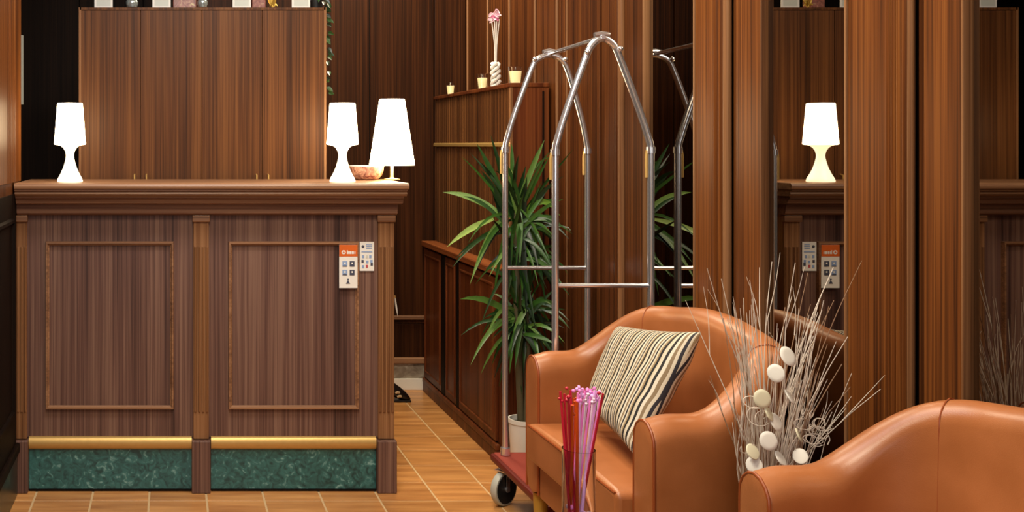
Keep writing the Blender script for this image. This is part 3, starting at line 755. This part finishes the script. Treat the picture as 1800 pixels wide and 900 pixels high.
def caster(x, y, rz):
    c = bpy.data.objects.new('caster', None); C.objects.link(c); c.parent = trl
    c.location = Vector((x, y, 0))-trl.location; c.rotation_euler = (0, 0, rz)
    def put(nm, bm, mat):
        bmesh.ops.recalc_face_normals(bm, faces=bm.faces)
        me = bpy.data.meshes.new(nm); bm.to_mesh(me); bm.free(); me.materials.append(mat)
        for p_ in me.polygons: p_.use_smooth = True
        o = bpy.data.objects.new(nm, me); C.objects.link(o); o.parent = c
        e = o.modifiers.new('e', 'EDGE_SPLIT'); e.split_angle = R(45); return o
    def disc(prof, seg=28):      # lathe about the local x axis
        bm = bmesh.new(); rings = []
        for r, h in prof: rings.append([bm.verts.new((h, r*math.cos(2*PI*k/seg), .058+r*math.sin(2*PI*k/seg))) for k in range(seg)])
        for a_, b_ in zip(rings, rings[1:]):
            for k in range(seg): bm.faces.new((a_[k], a_[(k+1) % seg], b_[(k+1) % seg], b_[k]))
        bm.faces.new(rings[0]); bm.faces.new(rings[-1]); return bm
    put('tyre', disc([(.049, -.012), (.055, -.012), (.058, -.008), (.058, .008), (.055, .012), (.049, .012)]), GREYR)
    put('wheel_disc', disc([(.010, -.013), (.0495, -.0135), (.050, 0), (.0495, .0135), (.010, .013)]), BLACK)
    put('axle', disc([(.009, -.021), (.009, .021)], 12), CHROME)
    bm = bmesh.new()
    for s in (-1, 1):
        box(bm, s*.019-.0015, s*.019+.0015, -.008, .008, .050, .122)
    box(bm, -.0205, .0205, -.022, .022, .118, .122); box(bm, -.012, .012, -.012, .012, .120, .130)
    put('fork', bm, CHROME)
caster(1.137, 3.555, R(-55)); caster(1.42, 3.56, R(20)); caster(1.16, 3.17, R(60)); caster(1.42, 3.17, R(35))

# ------------------------------------------------------------------ armchairs
chair = thing('armchair', 'tan leather tub armchair holding the striped cushion', 'armchair', (1.22, 2.665, 0), 'tan leather tub armchairs along the mirrors')
CYM = 2.665
def path():
    pts = []
    zo = .355; xa, xb_ = 1.055, 1.378; r = .17
    for i in range(9): pts.append((xa+(xb_-r-xa)*i/8, -zo))
    for i in range(1, 9):
        a = -PI/2+PI/2*i/8; pts.append((xb_-r+r*math.cos(a), -zo+r+r*math.sin(a)))
    for i in range(1, 8): pts.append((xb_, -zo+r+(2*zo-2*r)*i/8))
    return pts+[(x, -y) for x, y in pts[:17][::-1]]
pth = path()
def topH(x, yv):
    s = max(0, min(1, (x-1.15)/(1.385-1.15)))
    h = .622+.012*min(1, max(0, (x-1.055)/.04))+.150*(s*s*(3-2*s))
    if x > 1.35: h += .022*(1-(abs(yv)/.20)**2 if abs(yv) < .20 else 0)
    return h
bm = bmesh.new(); rings = []; frontloop = []
N = len(pth)
for i, (x, yv) in enumerate(pth):
    a = Vector(pth[max(i-1, 0)]); b = Vector(pth[min(i+1, N-1)])
    tn = (b-a).normalized(); out = Vector((tn.y, -tn.x))
    H = topH(x, yv); f = min(1, max(0, (x-1.15)/.2))
    t2 = .050-.008*f; sec = []
    rake = lambda h: f*.05*max(0, h-.42)
    zs = [(t2, .22), (t2, .30), (t2, .42), (t2, (.42+H-t2)/2), (t2, H-t2*1.15)]
    for k in range(1, 8):
        an = PI*k/8; zs.append((t2*math.cos(an)*1.06, H-t2*1.15+t2*1.15*math.sin(an)))
    zs += [(-t2, H-t2*1.15), (-t2, (.42+H-t2)/2), (-t2, .42), (-t2, .30), (-t2, .22)]
    ring = []
    for wv, h in zs:
        p = Vector((x, yv))+out*(wv+rake(h)); ring.append(bm.verts.new((p.x, CYM+p.y, h)))
    rings.append(ring)
for a, b in zip(rings, rings[1:]):
    for k in range(len(a)-1): bm.faces.new((a[k], a[k+1], b[k+1], b[k]))
    bm.faces.new((a[-1], a[0], b[0], b[-1]))
def endcap(ring, dxx):
    inner = []
    c = sum((v.co for v in ring), Vector())/len(ring)
    for sc, d in ((.93, .007), (.80, .009)):
        pr = inner[-1] if inner else ring
        nr = [bm.verts.new(Vector((v.co.x-d, c.y+(v.co.y-c.y)*sc, .42+(v.co.z-.42)*(sc*.06+.94)))) for v in ring]
        for k in range(len(ring)): bm.faces.new((pr[k], pr[(k+1) % len(ring)], nr[(k+1) % len(ring)], nr[k]))
        inner.append(nr)
    bm.faces.new(inner[-1])
endcap(rings[0], 1); endcap(rings[-1], 1)
shell = obj('arms_and_back', bm, LEATHER, chair, True, sub=1)
for ring_i in (0, -1):   # welt around each arm front
    s = -1 if ring_i == 0 else 1
    zc = CYM+s*.355
    pts = []
    H = topH(1.055, 0)
    pts = [(1.050, zc-.048, .23), (1.050, zc-.049, .42), (1.050, zc-.048, H-.058)]
    for k in range(1, 8):
        an = PI-PI*k/8; pts.append((1.050, zc+.05*math.cos(an), H-.057+.054*math.sin(an)))
    pts += [(1.050, zc+.048, H-.058), (1.050, zc+.049, .42), (1.050, zc+.048, .23)]
    bm = bmesh.new(); tube(bm, pts, .0035, 8); obj('welt', bm, PIPING, chair, True)
# vertical seams inside the back
for ii in (13, N-14):
    x, yv = pth[ii]; a = Vector(pth[ii-1]); b = Vector(pth[ii+1]); tn = (b-a).normalized(); out = Vector((tn.y, -tn.x))
    f = min(1, max(0, (x-1.15)/.2)); t2 = .050-.008*f; H = topH(x, yv); pts = []
    for wv, h in [(-t2, .43), (-t2, .50), (-t2, .58), (-t2, H-t2*1.15)]+[(t2*1.06*math.cos(PI*k/8), H-t2*1.15+t2*1.15*math.sin(PI*k/8)) for k in (7, 6, 5, 4, 3, 2, 1)]:
        p = Vector((x, yv))+out*(wv+f*.05*max(0, h-.42)); pts.append((p.x-.0, CYM+p.y, h))
    bm = bmesh.new(); tube(bm, pts, .0014, 6); obj('seam', bm, PIPING, chair, True)
# seat
bm = bmesh.new(); n1, n2 = 12, 18
x0, x1, ya, yb = 1.012, 1.365, CYM-.300, CYM+.300
def seatpt(u, v, top):
    x = x0+(x1-x0)*u; y = ya+(yb-ya)*v
    e = min(u*3.2, 1) if True else 1; ev = min(min(v, 1-v)*8, 1)
    z = .438+.016*math.sin(PI*min(1, u+.25)/1.25)*math.sin(PI*v)**.5 if top else .338
    return (x, y, z)
top = [[bm.verts.new(seatpt(i/n1, j/n2, True)) for j in range(n2+1)] for i in range(n1+1)]
bot = [[bm.verts.new(seatpt(i/n1, j/n2, False)) for j in range(n2+1)] for i in range(n1+1)]
for i in range(n1):
    for j in range(n2):
        bm.faces.new((top[i][j], top[i+1][j], top[i+1][j+1], top[i][j+1])); bm.faces.new((bot[i][j], bot[i][j+1], bot[i+1][j+1], bot[i+1][j]))
for i in range(n1):
    bm.faces.new((top[i][0], bot[i][0], bot[i+1][0], top[i+1][0])); bm.faces.new((top[i][n2], top[i+1][n2], bot[i+1][n2], bot[i][n2]))
for j in range(n2):
    bm.faces.new((top[0][j], top[0][j+1], bot[0][j+1], bot[0][j])); bm.faces.new((top[n1][j], bot[n1][j], bot[n1][j+1], top[n1][j+1]))
st = obj('seat', bm, LEATHER, chair, True, bevel=.014)
st.modifiers['bevel'].segments = 4; st.modifiers['bevel'].angle_limit = R(50)
bm = bmesh.new(); tube(bm, [(1.014, ya+.012, .436), (1.012, CYM, .439), (1.014, yb-.012, .436)], .003, 6); obj('welt', bm, PIPING, chair, True)
bx('apron', (1.050, 1.36, ya, yb, .225, .338), LEATHER, chair, .006)
for x, yv in ((1.075, -.36), (1.075, .36), (1.33, -.30), (1.33, .30)):
    bm = bmesh.new(); lathe(bm, [(.013, 0), (.022, .222)], (x, CYM+yv, 0), 12); obj('leg', bm, plain('oak_leg', (176, 136, 52), .4) if 'oak_leg' not in MATS else MATS['oak_leg'], chair, True)
# second armchair: same build, nearer to the camera
ch2 = copy_tree(chair); ch2.location = (1.22+.036, 2.665-1.083, 0)
ch2['label'] = 'nearest tan leather armchair, cut off by the lower right corner'

# cushion
def cushion():
    n = 22; hw, hh = .185, .150
    bm = bmesh.new(); g = {}
    for s in (1, -1):
        for i in range(n+1):
            for j in range(n+1):
                u = 2*i/n-1; v = 2*j/n-1
                edge = (i in (0, n)) or (j in (0, n))
                if s == -1 and edge: g[s, i, j] = g[1, i, j]; continue
                pinch = 1-.07*(1-abs(u)**2)*(abs(v)**3) ; pinch2 = 1-.07*(1-abs(v)**2)*(abs(u)**3)
                th = .045*((1-u**4)*(1-v**4))**.6
                wr_ = .004*noise.noise(Vector((u*3, v*3, s*4)))+.003*noise.noise(Vector((u*8, v*3, s*9)))
                g[s, i, j] = bm.verts.new((u*hw*pinch2, v*hh*pinch, s*(th)+(wr_ if not edge else 0)))
        for i in range(n):
            for j in range(n):
                bm.faces.new((g[s, i, j], g[s, i+1, j], g[s, i+1, j+1], g[s, i, j+1]) if s == 1 else (g[s, i, j], g[s, i, j+1], g[s, i+1, j+1], g[s, i+1, j]))
    return bm
o = obj('striped_cushion', cushion(), STRIPES, None, True, sub=1)
at = o.data.attributes.new('across', 'FLOAT', 'POINT')
for v in o.data.vertices: at.data[v.index].value = v.co.x/.37
tag(o, 'beige, black and white striped square cushion leaning in the armchair', 'cushion')
TL, TR, BL, BR = P(1087, 570, 2.90), P(1238, 580, 2.50), P(1030, 722, 2.84), P(1114, 806, 2.47)
cc = (TL+TR+BL+BR)/4; ux = ((TR-TL)+(BR-BL)).normalized(); vy = ((TL-BL)+(TR-BR)); vy = (vy-ux*vy.dot(ux)).normalized(); nz_ = ux.cross(vy)
M = Matrix((ux, vy, nz_)).transposed().to_4x4(); M.translation = cc
Mi = M.inverted()
q = [Mi @ v for v in (BL, BR, TL, TR)]
for v in o.data.vertices:       # skewed square: corners follow the four measured corners
    a, b = v.co.x/.185*.5+.5, v.co.y/.150*.5+.5
    p = q[0]*(1-a)*(1-b)+q[1]*a*(1-b)+q[2]*(1-a)*b+q[3]*a*b
    v.co = Vector((p.x, p.y, p.z+v.co.z))
o.matrix_world = M

# ------------------------------------------------------------------ dried twigs in a floor vase
yv = 2.14; xv = dx(1345, yv)
tw = thing('twig_arrangement', 'bundle of pale dried twigs and white seed discs between the armchairs', 'dried flowers', (xv, yv, 0))
bm = bmesh.new(); lathe(bm, [(.040, 0), (.052, .01), (.060, .12), (.052, .28), (.036, .37), (.042, .42), (.038, .42), (.032, .37), (.02, .30)], (xv, yv, 0), 28); obj('vase', bm, plain('dark_vase', (52, 40, 34), .3), tw, True)
def twig(pts, r=.0012, mat=TWIG):
    bm = bmesh.new(); c = catmull(pts, 4); n = len(c)
    tube(bm, c, [r*(1-.65*i/(n-1)) for i in range(n)], 5); obj('twig', bm, mat, tw, True)
neck = lambda: Vector((xv+random.uniform(-.016, .016), yv+random.uniform(-.016, .016), .37))
TT = [(1243, 472), (1268, 490), (1318, 492), (1290, 540), (1335, 470), (1357, 460), (1398, 462), (1392, 520), (1420, 480), (1425, 535), (1442, 520), (1448, 528),
      (1465, 470), (1445, 545), (1515, 458), (1466, 528), (1490, 592), (1495, 680), (1487, 718), (1548, 684), (1205, 528), (1248, 660), (1280, 700), (1380, 540), (1350, 560),
      (1360, 520), (1300, 560), (1312, 590), (1278, 560), (1408, 560), (1430, 590), (1470, 600), (1455, 650), (1480, 640)]
for (px, py_) in TT:
    b = P(px, py_, yv+random.uniform(-.10, .10)); a = neck()
    m1 = a.lerp(b, .4)+Vector((random.uniform(-.015, .015)+(b.x-a.x)*-.18, 0, .03)); m2 = a.lerp(b, .75)+Vector((random.uniform(-.01, .01)-(b.x-a.x)*.08, 0, .02))
    twig([a, m1, m2, b], random.uniform(.0014, .0022), TWIG if random.random() < .75 else TWIGB)
    if random.random() < .6:
        e = m2+(b-m2)*random.uniform(.3, .9)+Vector((random.choice((-1, 1))*random.uniform(.015, .04), 0, random.uniform(.0, .05)))
        twig([m2, (m2+e)/2+Vector((.004, 0, .004)), e], .0010, TWIG)
for k in range(130):
    px = random.choice((random.gauss(1305, 16), random.gauss(1415, 28), random.uniform(1280, 1470))); py_ = random.uniform(520, 760)
    if 1330 < px < 1400 and random.random() < .5: continue
    b = P(px, py_, yv+random.uniform(-.08, .08)); a = neck()
    m1 = a.lerp(b, .35)+Vector((random.uniform(-.015, .015)+(a.x-b.x)*-.25*-1*-.5, random.uniform(-.01, .01), .0)); m2 = a.lerp(b, .7)+Vector((random.uniform(-.012, .012), 0, 0))
    twig([a, m1, m2, b], random.uniform(.0010, .0019), TWIG if random.random() < .65 else TWIGB)
for k in range(18):     # curled tendrils
    px, py_ = random.choice(((1325, 780), (1330, 740), (1425, 740), (1440, 760), (1320, 700), (1450, 752))); c = P(px+random.uniform(-14, 14), py_+random.uniform(-14, 14), yv-.06)
    r0 = random.uniform(.008, .020); ph = random.uniform(0, 6); q = random.uniform(.5, 1)
    twig([c+Vector((r0*math.cos(ph+a), .01*math.sin(a), r0*q*math.sin(ph+a))) for a in [i*.9 for i in range(7)]], .0012)
for px, py_, r, mt, tilt in ((1385, 626, 15, 0, .2), (1364, 656, 13.5, 0, -.5), (1388, 698, 12, 0, .7), (1340, 701, 14, 1, -.2), (1364, 742, 14, 0, .4), (1351, 775, 14, 0, -.3),
                         (1372, 806, 12, 0, .5), (1323, 794, 12, 1, .2), (1326, 818, 13, 0, -.5), (1404, 765, 11, 1, .8), (1407, 802, 12, 0, -.6), (1352, 728, 11, 1, .6)):
    c = P(px, py_, yv-.075); rr = r*yv/F; bm = bmesh.new(); rings = []
    for (q, h) in ((0, .0016), (.6, .0028), (.93, .0016), (1, 0), (.93, -.0012), (.5, -.0005)):
        if q == 0: cv = bm.verts.new((0, -h, 0)); continue
        rings.append([bm.verts.new((rr*q*math.cos(2*PI*i/18), -h, rr*1.15*q*math.sin(2*PI*i/18))) for i in range(18)])
    for i in range(18): bm.faces.new((cv, rings[0][i], rings[0][(i+1) % 18]))
    for a, b in zip(rings, rings[1:]):
        for i in range(18): bm.faces.new((a[i], a[(i+1) % 18], b[(i+1) % 18], b[i]))
    bm.faces.new(rings[-1])
    bmesh.ops.transform(bm, matrix=Matrix.Translation(c) @ Matrix.Rotation(tilt, 4, 'Z') @ Matrix.Rotation(tilt*.5, 4, 'Y') @ Matrix.Rotation(random.uniform(-.75, -.15), 4, 'X'), verts=bm.verts)
    obj('seed_disc', bm, DISCY if mt else DISC, tw, True)
    twig([c+Vector((0, .003, 0)), c.lerp(Vector((xv, yv, .5)), .4), neck()], .0013)

# ------------------------------------------------------------------ low table with glass of coloured sticks
tb = thing('coffee_table', 'dark low table at the bottom edge carrying the glass vase', 'table', (.70, 1.90, 0))
bx('tabletop', (.50, .905, 1.50, 2.285, .405, .42), DGLASS, tb, .003)
for x, y in ((.53, 1.54), (.875, 1.54), (.53, 2.25), (.875, 2.25)): bx('leg', (x-.015, x+.015, y-.015, y+.015, 0, .405), W_DARK, tb)
bx('shelf', (.53, .875, 1.54, 2.25, .15, .165), W_DARK, tb)
yg = 2.16; xg = dx(1017, yg); TG = .42
t = thing('glass_vase', 'clear straight glass vase of coloured sticks on the low table', 'vase', (xg, yg, TG))
rg = 28*yg/F; hg = dz(789, yg)-TG
bm = bmesh.new(); lathe(bm, [(rg*.93, 0), (rg, .004), (rg, hg), (rg-.0025, hg), (rg-.0025, .010), (rg*.4, .009)], (xg, yg, TG), 36); obj('glass_wall', bm, GLASS, t, True)
for k in range(40):
    a = random.uniform(0, 2*PI); r = (rg-.010)*math.sqrt(random.random()); h = TG+.016+random.uniform(0, .045)
    bm = bmesh.new(); bmesh.ops.create_icosphere(bm, subdivisions=1, radius=random.uniform(.004, .0065), matrix=Matrix.Translation((xg+r*math.cos(a), yg+r*math.sin(a), h)))
    obj('pebble', bm, [WHITEP, LILAC, PINK][k % 3], t, True)
def stick(tpx, tpy, mat, lab, cat='stick', r=.0016, curl=0, bpx=None):
    yt = yg+random.uniform(-.04, .04)
    top = P(tpx, tpy, yt)
    b = Vector((xg+(random.uniform(-.5, .5)*rg if bpx is None else dx(bpx, yg)-xg), yg+random.uniform(-.5, .5)*rg, TG+.045))
    rim_z = TG+hg; s = (rim_z-b.z)/(top.z-b.z)
    q = b.lerp(top, s); off = Vector((q.x-xg, q.y-yg)); lim = rg-.006
    if off.length > lim: off *= lim/off.length; q = Vector((xg+off.x, yg+off.y, rim_z))
    bm = bmesh.new(); pts = catmull([b, (b+q)/2, q, (q+top)/2+(q-b).normalized()*.0, top], 3)
    tube(bm, pts, r, 7)
    if curl:
        for m_ in range(curl):
            c = top+Vector((random.uniform(-.008, .008), random.uniform(-.008, .008), random.uniform(-.02, .004)))
            bmesh.ops.create_icosphere(bm, subdivisions=1, radius=random.uniform(.0028, .0050), matrix=Matrix.Translation(c))
    o = obj('decorative_stick', bm, mat, None, True); tag(o, lab, cat, 'coloured sticks in the glass vase')
ORD = ['leftmost', 'second', 'third', 'fourth', 'fifth', 'sixth', 'rightmost']
def nth(k, n): return 'leftmost' if k == 0 else ('rightmost' if k == n-1 else ORD[k]+' from left')
for k, (px, py_) in enumerate(((985, 688), (992, 692), (999, 698), (1003, 686))):
    stick(px, py_, REDP, nth(k, 4)+' of the four red sticks at the left of the glass vase', r=.0028, curl=2, bpx=1000+(px-985)*.5)
stick(1060, 692, REDP, 'red stick leaning furthest right in the glass vase', r=.0026, curl=1, bpx=1022)
stick(1055, 702, PINK, 'plain pink stick beside the red one leaning furthest right in the vase', r=.0026, bpx=1019)
for k, (px, py_) in enumerate(((1006, 712), (1010, 700), (1014, 705))): stick(px, py_, ORANP, ('leftmost', 'middle', 'rightmost')[k]+' of the three orange sticks in the glass vase', r=.0036, curl=1, bpx=1006+k*3)
for k, px in enumerate((1016, 1022, 1028, 1034, 1040, 1046, 1050)): stick(px, 682+random.uniform(-3, 10), LILAC if px % 4 else PINK, nth(k, 7)+' of the seven frilly lilac sticks in the glass vase', r=.0024, curl=6, bpx=1008+(px-1016)*.3)
for k, px in enumerate((1020, 1031, 1043)): stick(px, 696, WHITEP, ('leftmost', 'middle', 'rightmost')[k]+' of the three whitish sticks among the lilac ones in the vase', r=.0022, curl=3, bpx=1012+(px-1020)*.3)
